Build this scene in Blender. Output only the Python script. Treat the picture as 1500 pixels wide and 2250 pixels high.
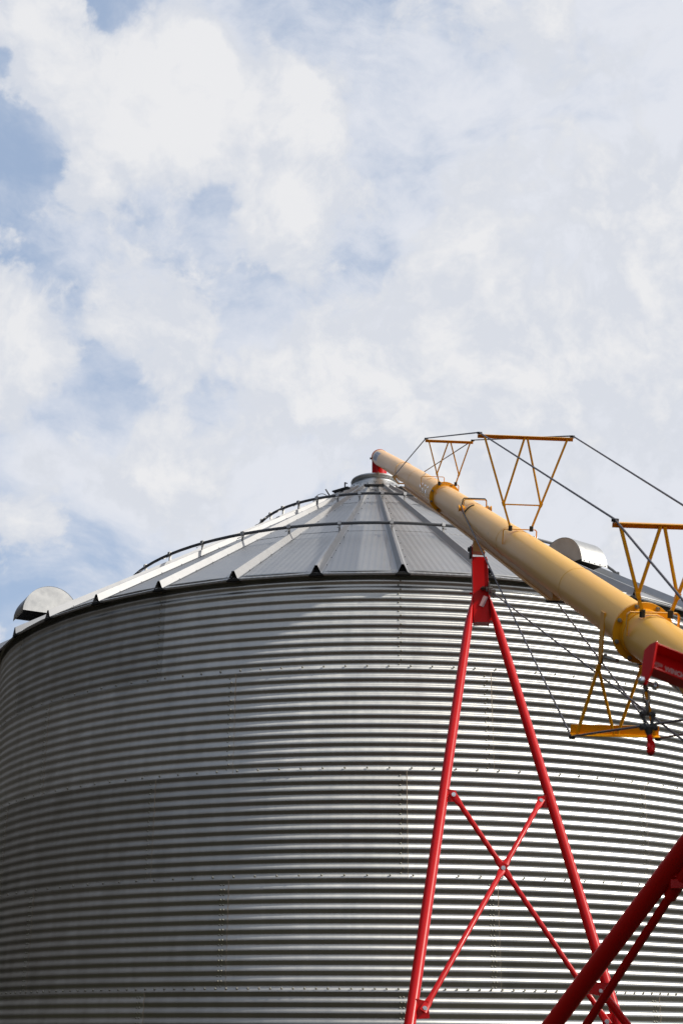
import bpy, bmesh, math, random
from mathutils import Vector, Matrix
random.seed(7)
PI = math.pi
S = bpy.context.scene
C = S.collection
for o in list(bpy.data.objects): bpy.data.objects.remove(o)

# ------------------------------------------------------------------ camera
ZC = 1.75                                   # eye height above the yard
PIT, PAN, ROLL = 0.3661, -0.026, 0.0069
cam_d = bpy.data.cameras.new('camera'); cam = bpy.data.objects.new('camera', cam_d); C.objects.link(cam)
cp, sp = math.cos(PIT), math.sin(PIT); cc, ss = math.cos(PAN), math.sin(PAN)
R0 = Vector((cc, -ss, 0)); F = Vector((cp*ss, cp*cc, sp)); U0 = Vector((-sp*ss, -sp*cc, cp))
cr, sr = math.cos(ROLL), math.sin(ROLL)
Rv = cr*R0 + sr*U0; Uv = -sr*R0 + cr*U0
cam.matrix_world = Matrix(((Rv.x, Uv.x, -F.x, 0), (Rv.y, Uv.y, -F.y, 0), (Rv.z, Uv.z, -F.z, ZC), (0, 0, 0, 1)))
cam_d.sensor_fit = 'VERTICAL'; cam_d.sensor_height = 36; cam_d.sensor_width = 24
cam_d.lens = 3048.85*36/2250; cam_d.clip_end = 3000; cam_d.clip_start = 0.05
cam_d.dof.use_dof = True; cam_d.dof.focus_distance = 12.5; cam_d.dof.aperture_fstop = 6.3
S.camera = cam

# ------------------------------------------------------------------ sun, sky, exposure
SUN_AZ, SUN_EL = math.radians(74), math.radians(35)     # azimuth measured from straight behind the camera towards the right
sdir = Vector((math.sin(SUN_AZ)*math.cos(SUN_EL), -math.cos(SUN_AZ)*math.cos(SUN_EL), math.sin(SUN_EL)))
sd = bpy.data.lights.new('sun', 'SUN'); sd.energy = 3.3; sd.angle = math.radians(2.0); sd.color = (1, 0.94, 0.84)
so = bpy.data.objects.new('sun', sd); C.objects.link(so)
so.rotation_euler = sdir.to_track_quat('Z', 'Y').to_euler(); so.location = (30, -20, 40)

W = bpy.data.worlds.new('World'); S.world = W; W.use_nodes = True
nt = W.node_tree; nt.nodes.clear()
def N(t, **k):
    n = nt.nodes.new(t)
    for a, b in k.items(): setattr(n, a, b)
    return n
def L(a, b): nt.links.new(a, b)
def math_(op, a, b=None, c=None, clamp=False):
    n = N('ShaderNodeMath', operation=op); n.use_clamp = clamp
    for i, v in enumerate((a, b, c)):
        if v is None: continue
        if isinstance(v, (int, float)): n.inputs[i].default_value = v
        else: L(v, n.inputs[i])
    return n.outputs[0]
sky = N('ShaderNodeTexSky', sky_type='NISHITA'); sky.sun_disc = False
sky.sun_elevation = SUN_EL; sky.sun_rotation = math.atan2(sdir.x, sdir.y)
sky.air_density = 1.0; sky.dust_density = 1.5; sky.ozone_density = 1.2
tc = N('ShaderNodeTexCoord')
nrm = N('ShaderNodeVectorMath', operation='NORMALIZE'); L(tc.outputs['Generated'], nrm.inputs[0])
wn = N('ShaderNodeTexNoise'); wn.inputs['Scale'].default_value = 7; wn.inputs['Detail'].default_value = 5; wn.inputs['Roughness'].default_value = .6
L(nrm.outputs[0], wn.inputs['Vector'])
wsub = N('ShaderNodeVectorMath', operation='SUBTRACT'); L(wn.outputs['Color'], wsub.inputs[0]); wsub.inputs[1].default_value = (.5, .5, .5)
wsc = N('ShaderNodeVectorMath', operation='SCALE'); L(wsub.outputs[0], wsc.inputs[0]); wsc.inputs['Scale'].default_value = .06
wadd = N('ShaderNodeVectorMath', operation='ADD'); L(nrm.outputs[0], wadd.inputs[0]); L(wsc.outputs[0], wadd.inputs[1])
DV = wadd.outputs[0]
# cloud banks: directions in the sky, angular size, thickness (negative: a gap)
BANKS = [(-0.223, 0.752, 0.62, 0.043, 1), (-0.183, 0.775, 0.605, 0.062, 1), (-0.124, 0.768, 0.628, 0.03, 1), (-0.095, 0.791, 0.604, 0.049, 1), (-0.154, 0.797, 0.583, 0.043, 1), (-0.038, 0.787, 0.616, 0.036, 0.8), (-0.058, 0.831, 0.553, 0.039, 0.9), (-0.227, 0.813, 0.536, 0.026, 0.5), (-0.182, 0.835, 0.52, 0.036, 0.5), (-0.159, 0.87, 0.467, 0.036, 0.7), (-0.248, 0.85, 0.464, 0.043, 0.8), (-0.085, 0.851, 0.518, 0.03, 0.5), (-0.235, 0.89, 0.391, 0.033, 0.9), (-0.247, 0.905, 0.346, 0.023, 0.8), (-0.16, 0.914, 0.373, 0.036, 0.5), (-0.253, 0.913, 0.318, 0.02, 0.7), (0.18, 0.808, 0.561, 0.049, 0.7), (0.197, 0.83, 0.521, 0.036, 0.6), (0.086, 0.769, 0.634, 0.049, 0.5), (0.041, 0.897, 0.44, 0.098, 0.8), (0.153, 0.887, 0.435, 0.082, 0.6), (-0.057, 0.903, 0.425, 0.059, 0.5), (0.057, 0.83, 0.555, 0.039, 0.5), (-0.18, 0.744, 0.643, 0.033, -1.2), (-0.248, 0.753, 0.61, 0.015, -0.9), (-0.245, 0.79, 0.562, 0.033, -1.2), (-0.091, 0.862, 0.499, 0.03, -0.9), (-0.165, 0.819, 0.55, 0.036, -0.7), (-0.201, 0.886, 0.418, 0.03, -0.7), (-0.228, 0.883, 0.411, 0.02, -0.8), (-0.182, 0.88, 0.44, 0.023, -0.7), (-0.253, 0.921, 0.297, 0.03, -0.9), (-0.192, 0.921, 0.338, 0.026, -0.5), (-0.053, 0.76, 0.648, 0.052, -0.8), (-0.109, 0.829, 0.549, 0.02, -0.5), (0.201, 0.775, 0.6, 0.026, -0.9), (-0.121, 0.891, 0.438, 0.03, -0.4), (-0.001, 0.859, 0.511, 0.039, -0.5), (0.105, 0.861, 0.497, 0.039, -0.4), (0.009, 0.822, 0.569, 0.039, -0.5), (-0.229, 0.837, 0.496, 0.03, -0.6), (-0.071, 0.814, 0.576, 0.016, -0.6)]
acc = None
for (x, y, z, r, w) in BANKS:
    ds = N('ShaderNodeVectorMath', operation='DISTANCE'); L(DV, ds.inputs[0]); ds.inputs[1].default_value = (x, y, z)
    q = math_('MULTIPLY', ds.outputs['Value'], 1/r); q = math_('MULTIPLY', q, q); q = math_('MULTIPLY', q, -1)
    e = math_('EXPONENT', q); e = math_('MULTIPLY', e, w)
    acc = e if acc is None else math_('ADD', acc, e)
def noise(vec, sc, det, ro, dist=0):
    n = N('ShaderNodeTexNoise'); n.inputs['Scale'].default_value = sc; n.inputs['Detail'].default_value = det; n.inputs['Roughness'].default_value = ro; n.inputs['Distortion'].default_value = dist
    L(vec, n.inputs['Vector']); return n.outputs[0]
def ramp(v, lo, hi, a=0, b=1):
    n = N('ShaderNodeMapRange', interpolation_type='SMOOTHSTEP'); L(v, n.inputs[0]); n.inputs[1].default_value = lo; n.inputs[2].default_value = hi; n.inputs[3].default_value = a; n.inputs[4].default_value = b; return n.outputs[0]
def mixc(f, a, b):
    n = N('ShaderNodeMix', data_type='RGBA')
    if isinstance(f, float): n.inputs[0].default_value = f
    else: L(f, n.inputs[0])
    for i, v in ((6, a), (7, b)):
        if isinstance(v, tuple): n.inputs[i].default_value = (*v, 1)
        else: L(v, n.inputs[i])
    return n.outputs[2]
# high thin veil: streaky, whiter to the right and low down
mpv = N('ShaderNodeMapping'); mpv.inputs['Rotation'].default_value = (0, .6, 0); mpv.inputs['Scale'].default_value = (1.0, 1.0, 2.2); L(DV, mpv.inputs[0])
v1 = noise(mpv.outputs[0], 6, 9, .60, .5); v2 = noise(nrm.outputs[0], 26, 7, .62, .3)
sxyz = N('ShaderNodeSeparateXYZ'); L(nrm.outputs[0], sxyz.inputs[0])
side = math_('MULTIPLY_ADD', sxyz.outputs['X'], 1.0, 0.0)
veil_d = math_('ADD', math_('ADD', math_('MULTIPLY', v1, 1.7), math_('MULTIPLY', v2, .55)), math_('ADD', math_('MULTIPLY', acc, .16), math_('MULTIPLY', side, 1.5)))
low = math_('MULTIPLY', ramp(sxyz.outputs['Z'], .62, .36), .22)
veil_d = math_('ADD', veil_d, low)
veil_f = ramp(veil_d, .62, 1.42)
skyb = N('ShaderNodeMix', data_type='RGBA', blend_type='MULTIPLY'); skyb.inputs[0].default_value = 1; L(sky.outputs[0], skyb.inputs[6]); skyb.inputs[7].default_value = (.13, .13, .13, 1)
thin = mixc(.66, skyb.outputs[2], (.45, .57, .775))
veil = mixc(veil_f, thin, (.76, .785, .85))
# cumulus heaps with shaped edges, lit from the sun's side
offv = N('ShaderNodeVectorMath', operation='ADD'); L(DV, offv.inputs[0]); offv.inputs[1].default_value = (.010, -.002, .014)
c1 = noise(DV, 12, 11, .62, .2); c1o = noise(offv.outputs[0], 12, 11, .62, .2)
c2 = noise(nrm.outputs[0], 34, 8, .6, .2)
cd = math_('ADD', math_('ADD', math_('MULTIPLY', acc, .74), math_('MULTIPLY_ADD', c1, 2.7, -1.35)), math_('MULTIPLY_ADD', c2, .85, -.425))
cum_f = ramp(cd, 0, .36)
relief = math_('MULTIPLY', math_('SUBTRACT', c1, c1o), 3.4)
shade = math_('ADD', math_('ADD', ramp(cd, .2, 1.1), relief), math_('MULTIPLY_ADD', c2, .6, -.30), None, True)
cumc = mixc(shade, (.69, .72, .785), (.84, .842, .858))
fin_c = mixc(math_('MULTIPLY', cum_f, .93), veil, cumc)
class _F: pass
fin = _F(); fin.outputs = {2: fin_c}
# unseen sky on the left is dimmed on purpose, to darken the metal's reflections
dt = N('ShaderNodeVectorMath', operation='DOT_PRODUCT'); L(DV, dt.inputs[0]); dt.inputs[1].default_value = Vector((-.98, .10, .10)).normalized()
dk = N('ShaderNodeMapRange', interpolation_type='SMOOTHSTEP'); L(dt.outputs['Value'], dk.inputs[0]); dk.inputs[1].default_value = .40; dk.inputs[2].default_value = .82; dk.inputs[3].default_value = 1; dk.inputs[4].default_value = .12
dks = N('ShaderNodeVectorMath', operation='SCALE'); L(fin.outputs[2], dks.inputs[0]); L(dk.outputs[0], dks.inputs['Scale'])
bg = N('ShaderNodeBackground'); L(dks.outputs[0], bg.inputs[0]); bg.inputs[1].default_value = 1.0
wo = N('ShaderNodeOutputWorld'); L(bg.outputs[0], wo.inputs[0])

S.view_settings.view_transform = 'Standard'; S.view_settings.look = 'None'
S.view_settings.exposure = 0; S.view_settings.gamma = 1
S.render.engine = 'CYCLES'
S.cycles.max_bounces = 6; S.cycles.glossy_bounces = 5; S.cycles.diffuse_bounces = 3

# ------------------------------------------------------------------ materials
def mat(name, col, rough=.5, metal=0, coat=0, noise=0, nscale=8, bump=0, bscale=60, rvar=0, stretch=None, objrand=0, grime=None, gscale=4, gthr=.62, spec=.5, fade=None):
    m = bpy.data.materials.new(name); m.use_nodes = True; t = m.node_tree; b = t.nodes['Principled BSDF']
    b.inputs['Base Color'].default_value = (*col, 1); b.inputs['Roughness'].default_value = rough; b.inputs['Metallic'].default_value = metal
    b.inputs['Coat Weight'].default_value = coat; b.inputs['Coat Roughness'].default_value = .12; b.inputs['Specular IOR Level'].default_value = spec
    tcn = t.nodes.new('ShaderNodeTexCoord'); vec = tcn.outputs['Object']
    if stretch:
        mp = t.nodes.new('ShaderNodeMapping'); mp.inputs['Scale'].default_value = stretch; t.links.new(vec, mp.inputs[0]); vec = mp.outputs[0]
    cur = None
    if fade:        # paint bleached by weather along the length (world y from .. to)
        g_ = t.nodes.new('ShaderNodeNewGeometry'); sx = t.nodes.new('ShaderNodeSeparateXYZ'); t.links.new(g_.outputs['Position'], sx.inputs[0])
        fr_ = t.nodes.new('ShaderNodeMapRange'); fr_.interpolation_type = 'SMOOTHSTEP'; t.links.new(sx.outputs['Y'], fr_.inputs[0]); fr_.inputs[1].default_value = fade[1]-5; fr_.inputs[2].default_value = fade[2]
    if noise:
        n = t.nodes.new('ShaderNodeTexNoise'); n.inputs['Scale'].default_value = nscale; n.inputs['Detail'].default_value = 7; n.inputs['Roughness'].default_value = .6
        t.links.new(vec, n.inputs['Vector'])
        mx = t.nodes.new('ShaderNodeMix'); mx.data_type = 'RGBA'; t.links.new(n.outputs[0], mx.inputs[0])
        mx.inputs[6].default_value = (*[max(0, c*(1-noise)) for c in col], 1); mx.inputs[7].default_value = (*[min(1, c*(1+noise)) for c in col], 1)
        cur = mx.outputs[2]
        if fade:
            fx = t.nodes.new('ShaderNodeMix'); fx.data_type = 'RGBA'; t.links.new(fr_.outputs[0], fx.inputs[0]); t.links.new(cur, fx.inputs[6]); fx.inputs[7].default_value = (*fade[0], 1); cur = fx.outputs[2]
        if rvar:
            r = t.nodes.new('ShaderNodeMapRange'); t.links.new(n.outputs[0], r.inputs[0]); r.inputs[1].default_value = .3; r.inputs[2].default_value = .7
            r.inputs[3].default_value = rough-rvar; r.inputs[4].default_value = rough+rvar; t.links.new(r.outputs[0], b.inputs['Roughness'])
    if grime:
        n = t.nodes.new('ShaderNodeTexNoise'); n.inputs['Scale'].default_value = gscale; n.inputs['Detail'].default_value = 9; n.inputs['Roughness'].default_value = .7
        t.links.new(vec, n.inputs['Vector'])
        r = t.nodes.new('ShaderNodeMapRange'); t.links.new(n.outputs[0], r.inputs[0]); r.inputs[1].default_value = gthr; r.inputs[2].default_value = gthr+.12
        mx = t.nodes.new('ShaderNodeMix'); mx.data_type = 'RGBA'; t.links.new(r.outputs[0], mx.inputs[0])
        if cur: t.links.new(cur, mx.inputs[6])
        else: mx.inputs[6].default_value = (*col, 1)
        mx.inputs[7].default_value = (*grime, 1); cur = mx.outputs[2]
    if objrand:
        oi = t.nodes.new('ShaderNodeObjectInfo'); r = t.nodes.new('ShaderNodeMapRange'); t.links.new(oi.outputs['Random'], r.inputs[0])
        r.inputs[3].default_value = 1-objrand; r.inputs[4].default_value = 1+objrand*.4
        mx = t.nodes.new('ShaderNodeVectorMath'); mx.operation = 'SCALE'; t.links.new(r.outputs[0], mx.inputs['Scale'])
        if cur: t.links.new(cur, mx.inputs[0])
        else: mx.inputs[0].default_value = col
        cur = mx.outputs[0]
    if cur: t.links.new(cur, b.inputs['Base Color'])
    if bump:
        n = t.nodes.new('ShaderNodeTexNoise'); n.inputs['Scale'].default_value = bscale; n.inputs['Detail'].default_value = 4; t.links.new(vec, n.inputs['Vector'])
        bp = t.nodes.new('ShaderNodeBump'); bp.inputs['Strength'].default_value = bump; bp.inputs['Distance'].default_value = .004
        t.links.new(n.outputs[0], bp.inputs['Height']); t.links.new(bp.outputs[0], b.inputs['Normal'])
    return m
M = {}
M['wall'] = mat('galvanised_corrugated_steel', (.45, .448, .43), .39, .90, noise=.24, nscale=6, stretch=(1, 1, .22), bump=.05, bscale=9, rvar=.05, objrand=.20, grime=(.46, .44, .40), gscale=14, gthr=.68)
M['roof'] = mat('galvanised_roof_steel', (.44, .44, .44), .50, .85, noise=.14, nscale=5, rvar=.06, objrand=.08, grime=(.62, .62, .60), gscale=22, gthr=.66)
M['rib'] = mat('galvanised_rib_steel', (.44, .44, .44), .50, .85, noise=.16, nscale=6, objrand=.05)
M['galv'] = mat('galvanised_plain_steel', (.50, .50, .49), .42, .9, noise=.22, nscale=7, rvar=.06)
M['bolt'] = mat('zinc_bolt_head', (.34, .33, .28), .6, .8)
M['seal'] = mat('orange_sealant', (.34, .28, .21), .8)
M['rod'] = mat('dark_painted_pipe', (.085, .09, .10), .5, .4, noise=.3, nscale=20)
M['darksteel'] = mat('dark_weathered_steel', (.05, .05, .05), .55, .5)
M['shade_fill'] = mat('black_shade_fill', (.008, .008, .008), .9)  # black put in for shade inside hoods and rib ends; stiffeners share it
M['cream'] = mat('sun_faded_yellow_tube_paint', (.96, .47, .07), .45, 0, .06, noise=.20, nscale=3.2, stretch=(2.2, .16, .3), rvar=.05, bump=.02, bscale=30, grime=(.50, .27, .07), gscale=9, gthr=.68, spec=.25, fade=((.93, .56, .26), 11.5, 18.0))
M['yellow'] = mat('deep_yellow_enamel', (.90, .40, .004), .40, 0, .10, noise=.08, nscale=14, grime=(.30, .15, .04), gscale=18, gthr=.70)
M['amber'] = mat('ochre_track_paint', (.80, .47, .17), .5, 0, .1, noise=.12, nscale=9, grime=(.36, .17, .06), gscale=12, gthr=.66)
M['red'] = mat('red_gloss_enamel', (.60, .003, .004), .36, 0, .06, noise=.06, nscale=7, bump=.02, bscale=40, spec=.28, grime=(.22, .02, .015), gscale=16, gthr=.66)
M['redrub'] = mat('red_rub_mark', (.55, .12, .04), .6)
M['cable'] = mat('grey_wire_rope', (.12, .11, .12), .5, .6, bump=.4, bscale=240)
M['chrome'] = mat('silver_foil_letters', (.66, .70, .80), .22, .9)
M['white'] = mat('white_decal_vinyl', (.62, .63, .66), .45)
M['grey'] = mat('grey_decal_print', (.26, .27, .33), .5)
M['black'] = mat('black_decal_print', (.02, .02, .025), .5)
M['pink'] = mat('faded_warning_sticker', (.58, .36, .36), .4)
M['zinc'] = mat('bright_zinc_fastener', (.75, .76, .78), .28, 1)
M['chain'] = mat('worn_chain_steel', (.17, .15, .13), .38, .9, noise=.3, nscale=60)
M['tyre'] = mat('black_tyre_rubber', (.02, .02, .02), .8)
M['added_shed'] = mat('added_dark_shed_cladding', (.030, .026, .022), .7, noise=.15, nscale=3)
M['added_trailer'] = mat('added_maroon_trailer_paint', (.12, .01, .012), .4, 0, .3)
M['conc'] = mat('concrete', (.30, .29, .27), .9, noise=.2, nscale=4, bump=.2)
M['ink'] = mat('worn_white_lettering', (.60, .46, .44), .6)

def anisotropic(m, amount):      # rolled sheet: reflections smear along the sheet, stay crisp across it
    t = m.node_tree; b = t.nodes['Principled BSDF']; b.inputs['Anisotropic'].default_value = amount
    g_ = t.nodes.new('ShaderNodeNewGeometry'); c_ = t.nodes.new('ShaderNodeVectorMath'); c_.operation = 'CROSS_PRODUCT'
    t.links.new(g_.outputs['Normal'], c_.inputs[0]); c_.inputs[1].default_value = (0, 0, 1); t.links.new(c_.outputs[0], b.inputs['Tangent'])
anisotropic(M['wall'], .92)
def ground_mat():
    m = bpy.data.materials.new('yard_soil_and_grass'); m.use_nodes = True; t = m.node_tree; b = t.nodes['Principled BSDF']
    tcn = t.nodes.new('ShaderNodeTexCoord')
    a = t.nodes.new('ShaderNodeTexNoise'); a.inputs['Scale'].default_value = .25; a.inputs['Detail'].default_value = 10; t.links.new(tcn.outputs['Object'], a.inputs[0])
    r = t.nodes.new('ShaderNodeValToRGB'); r.color_ramp.elements[0].position = .4; r.color_ramp.elements[1].position = .62
    r.color_ramp.elements[0].color = (.062, .050, .034, 1); r.color_ramp.elements[1].color = (.040, .044, .018, 1)
    t.links.new(a.outputs[0], r.inputs[0]); t.links.new(r.outputs[0], b.inputs['Base Color']); b.inputs['Roughness'].default_value = 1
    b.inputs['Specular IOR Level'].default_value = .1
    return m
M['ground'] = ground_mat()
def roof_bump():
    m = M['roof']; t = m.node_tree; b = t.nodes['Principled BSDF']
    tcn = t.nodes.new('ShaderNodeTexCoord'); mp = t.nodes.new('ShaderNodeMapping'); t.links.new(tcn.outputs['Object'], mp.inputs[0])
    w = t.nodes.new('ShaderNodeTexWave'); w.bands_direction = 'X'; w.wave_profile = 'SIN'; w.inputs['Scale'].default_value = 4.4; w.inputs['Distortion'].default_value = .2; w.inputs['Detail'].default_value = 0
    t.links.new(mp.outputs[0], w.inputs['Vector'])
    r = t.nodes.new('ShaderNodeMapRange'); r.interpolation_type = 'SMOOTHSTEP'; t.links.new(w.outputs['Fac'], r.inputs[0]); r.inputs[1].default_value = .35; r.inputs[2].default_value = .65
    bp = t.nodes.new('ShaderNodeBump'); bp.inputs['Strength'].default_value = .35; bp.inputs['Distance'].default_value = .006
    t.links.new(r.outputs[0], bp.inputs['Height']); t.links.new(bp.outputs[0], b.inputs['Normal'])
roof_bump()

# ------------------------------------------------------------------ object helpers
def tag(o, label=None, cat=None, group=None, kind=None):
    if label: o['label'] = label
    if cat: o['category'] = cat
    if group: o['group'] = group
    if kind: o['kind'] = kind
    return o
def empty(name, loc, label=None, cat=None, group=None):
    o = bpy.data.objects.new(name, None); C.objects.link(o); o.location = loc; o.empty_display_size = .2
    return tag(o, label, cat, group)
def absloc(o):
    v = Vector(o.location); p = o.parent
    while p: v += p.location; p = p.parent
    return v
class MB:
    def __init__(s): s.v = []; s.f = []
    def add(s, vs, fs):
        n = len(s.v); s.v += [tuple(v) for v in vs]; s.f += [tuple(i+n for i in f) for f in fs]
    def hexa(s, p):          # 8 corners: bottom loop then top loop
        s.add(p, [(0, 3, 2, 1), (4, 5, 6, 7), (0, 1, 5, 4), (1, 2, 6, 5), (2, 3, 7, 6), (3, 0, 4, 7)])
    def obox(s, c, ax, ay, az, hx, hy, hz):
        c = Vector(c); ax, ay, az = [Vector(a).normalized() for a in (ax, ay, az)]
        P = []
        for k in (-1, 1):
            for (i, j) in ((-1, -1), (1, -1), (1, 1), (-1, 1)): P.append(c+ax*hx*i+ay*hy*j+az*hz*k)
        s.hexa(P)
    def box(s, x0, x1, y0, y1, z0, z1):
        s.obox(((x0+x1)/2, (y0+y1)/2, (z0+z1)/2), (1, 0, 0), (0, 1, 0), (0, 0, 1), (x1-x0)/2, (y1-y0)/2, (z1-z0)/2)
    def bar(s, a, b, w, h, up=(0, 0, 1)):
        a, b = Vector(a), Vector(b); d = (b-a); l = d.length; d.normalize(); e = d.cross(Vector(up)).normalized(); u = e.cross(d)
        s.obox((a+b)/2, d, e, u, l/2, w/2, h/2)
    def tube(s, pts, r, n=12, cap=True, closed=False, up=(0, 0, 1)):
        pts = [Vector(p) for p in pts]; m = len(pts); rings = []
        for i, p in enumerate(pts):
            if closed: d = pts[(i+1) % m]-pts[i-1]
            else: d = pts[min(i+1, m-1)]-pts[max(i-1, 0)]
            d.normalize(); u = Vector(up)
            if abs(d.dot(u)) > .97: u = Vector((1, 0, 0)) if abs(d.x) < .9 else Vector((0, 1, 0))
            e = d.cross(u).normalized(); u = e.cross(d)
            rr = r[i] if isinstance(r, (list, tuple)) else r
            if isinstance(rr, (list, tuple)): ra, rb = rr
            else: ra = rb = rr
            rings.append([p+e*ra*math.cos(2*PI*k/n)+u*rb*math.sin(2*PI*k/n) for k in range(n)])
        vs = [v for R in rings for v in R]; fs = []
        for i in range(m if closed else m-1):
            j = (i+1) % m
            for k in range(n): fs.append((i*n+k, i*n+(k+1) % n, j*n+(k+1) % n, j*n+k))
        if cap and not closed: fs += [tuple(range(n))[::-1], tuple((m-1)*n+k for k in range(n))]
        s.add(vs, fs)
    def cyl(s, a, b, r, n=12): s.tube([a, b], r, n)
    def lathe(s, c, prof, n=48, cap=False):
        c = Vector(c); vs = []; fs = []; m = len(prof)
        for (r, z) in prof: vs += [c+Vector((r*math.cos(2*PI*k/n), r*math.sin(2*PI*k/n), z)) for k in range(n)]
        for i in range(m-1):
            for k in range(n): fs.append((i*n+k, i*n+(k+1) % n, (i+1)*n+(k+1) % n, (i+1)*n+k))
        if cap: fs += [tuple(range(n))[::-1], tuple((m-1)*n+k for k in range(n))]
        s.add(vs, fs)
    def disc(s, c, axis, r, h, n=8):
        c = Vector(c); a = Vector(axis).normalized(); s.cyl(c, c+a*h, r, n)
    def dome(s, c, axis, r, h, n=8):
        c = Vector(c); a = Vector(axis).normalized(); s.tube([c, c+a*h*.45, c+a*h*.8, c+a*h], [r, r*.86, r*.55, r*.1], n, up=(.3, .2, .9))
    def build(s, name, m, parent=None, smooth=True, angle=35, label=None, bevel=0, world=False):
        me = bpy.data.meshes.new(name); off = Vector((0, 0, 0)) if (world or parent is None) else absloc(parent)
        me.from_pydata([tuple(Vector(v)-off) for v in s.v], [], s.f); me.validate(); me.update()
        me.materials.append(m)
        bm = bmesh.new(); bm.from_mesh(me); bmesh.ops.recalc_face_normals(bm, faces=bm.faces)
        if bevel: bmesh.ops.bevel(bm, geom=[e for e in bm.edges if len(e.link_faces) == 2 and e.calc_face_angle(0) > .6], offset=bevel, segments=2, affect='EDGES', profile=.6)
        if smooth:
            for f in bm.faces: f.smooth = True
            for e in bm.edges:
                if len(e.link_faces) == 2 and e.calc_face_angle(0) > math.radians(angle): e.smooth = False
        bm.to_mesh(me); bm.free()
        o = bpy.data.objects.new(name, me); C.objects.link(o)
        if parent: o.parent = parent
        if label: o['label'] = label
        return o
def dup(o, parent, rz=0, loc=None):
    c = o.copy(); C.objects.link(c); c.parent = parent; c.rotation_euler = (0, 0, rz)
    if loc is not None: c.location = loc
    return c

# ------------------------------------------------------------------ setting
g = MB(); g.add([(-600, -600, 0), (600, -600, 0), (600, 600, 0), (-600, 600, 0)], [(0, 1, 2, 3)])
tag(g.build('ground', M['ground']), kind='structure')

# ------------------------------------------------------------------ grain bin
BX, BY = 0.0, 20.2942
RW = 12*2.857/(2*PI)           # wall radius, 12 sheets round
RH = 1.118                     # sheet height, 11 corrugations
ZT = 3.8486+RH+ZC              # top of the wall
RE, ZE = 5.5675, 4.9274+ZC     # eave edge of the roof
PH = .055                      # angle of the rib nearest the middle
TAN = math.tan(math.radians(31.4))
ZB = ZT-6*RH
bin_ = empty('grain_bin', (BX, BY, 0), 'large round corrugated galvanised steel grain bin with a ribbed conical roof', 'grain bin')
AMP = .0066
def P(th, r, z): return Vector((r*math.sin(th), -r*math.cos(th), z))        # bin coordinates, angle from the camera side
def sheet_mesh():
    m = MB(); na = 26; nz = 11*12; span = math.radians(30)
    for j in range(nz+1):
        f = j/nz
        for i in range(na+1):
            th = -.0055+(span+.011)*i/na
            r = RW+AMP*math.cos(2*PI*11*f)+.0035*(i/na)+.003*(1-f)
            m.v.append(tuple(P(th, r, RH*f)))
    for j in range(nz):
        for i in range(na):
            a = j*(na+1)+i; m.f.append((a, a+1, a+na+2, a+na+1))
    return m
def bolts_mesh(double, dense):
    m = MB()
    for k in range(1, 22):                           # vertical seam: every crest and valley
        z = RH*k/22; r = RW+AMP*math.cos(2*PI*11*(k/22))+.004
        th0 = math.radians(30)-.0035-(.0045 if k % 2 else 0)*(.35 if double else 1)
        for q in ((0, -.0065) if double else (0,)):
            m.dome(P(th0+q, r, z), P(th0+q, 1, 0), .0112, .009, 7)
    n = 24 if dense else 12
    for k in range(n):
        th = math.radians(30)*(k+.35)/n
        m.dome(P(th, RW+AMP+.006, .030), P(th, 1, 0), .0115, .010, 7)
    return m
def seal_mesh():
    m = MB(); n = 11*8; vs = []
    for k in range(n+1):
        f = k/n; r = RW+AMP*math.cos(2*PI*11*f)+.0052
        vs += [P(math.radians(30)+.0048, r, RH*f), P(math.radians(30)+.0062, r-.002, RH*f)]
    m.add(vs, [(2*k, 2*k+1, 2*k+3, 2*k+2) for k in range(n)]); return m
STUFF = []
sheet0 = sheet_mesh().build('wall_sheet', M['wall'], bin_, world=True, angle=60)
bol = {d: None for d in (0, 1, 2)}
bol[0] = bolts_mesh(False, False).build('bolt_heads', M['bolt'], sheet0, world=True)
bol[1] = bolts_mesh(True, False).build('bolt_heads', M['bolt'], sheet0, world=True)
bol[2] = bolts_mesh(True, True).build('bolt_heads', M['bolt'], sheet0, world=True)
for b_ in bol.values(): b_['kind'] = 'stuff'
seal0 = seal_mesh().build('sealant_line', M['seal'], sheet0, world=True)
first = True
kids = []
for ring in range(6):
    for k in range(12):
        rz = PH+math.radians(30*k+(10 if ring % 2 else 0))
        z = ZT-RH*(ring+1)
        s = dup(sheet0, bin_, rz, (0, 0, z))
        b = bol[0 if ring < 3 else (1 if ring == 3 and False else 2)].copy(); C.objects.link(b); b.parent = s
        if ring > 0:
            e = seal0.copy(); C.objects.link(e); e.parent = s
for o in list(bol.values())+[seal0, sheet0]: bpy.data.objects.remove(o)

m = MB(); m.lathe((BX, BY, 0), [(RW+.25, 0), (RW+.25, ZB-.01), (RW-.3, ZB-.01)], 72); m.build('foundation', M['conc'], bin_)
m = MB(); m.lathe((BX, BY, 0), [(RW-.02, ZT-.04), (RW-.02, ZT+.012), (RW+.045, ZT+.012), (RW+.045, ZT-.0), (RW+.006, ZT-.0)], 72); m.build('eave_ring', M['galv'], bin_)

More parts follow.
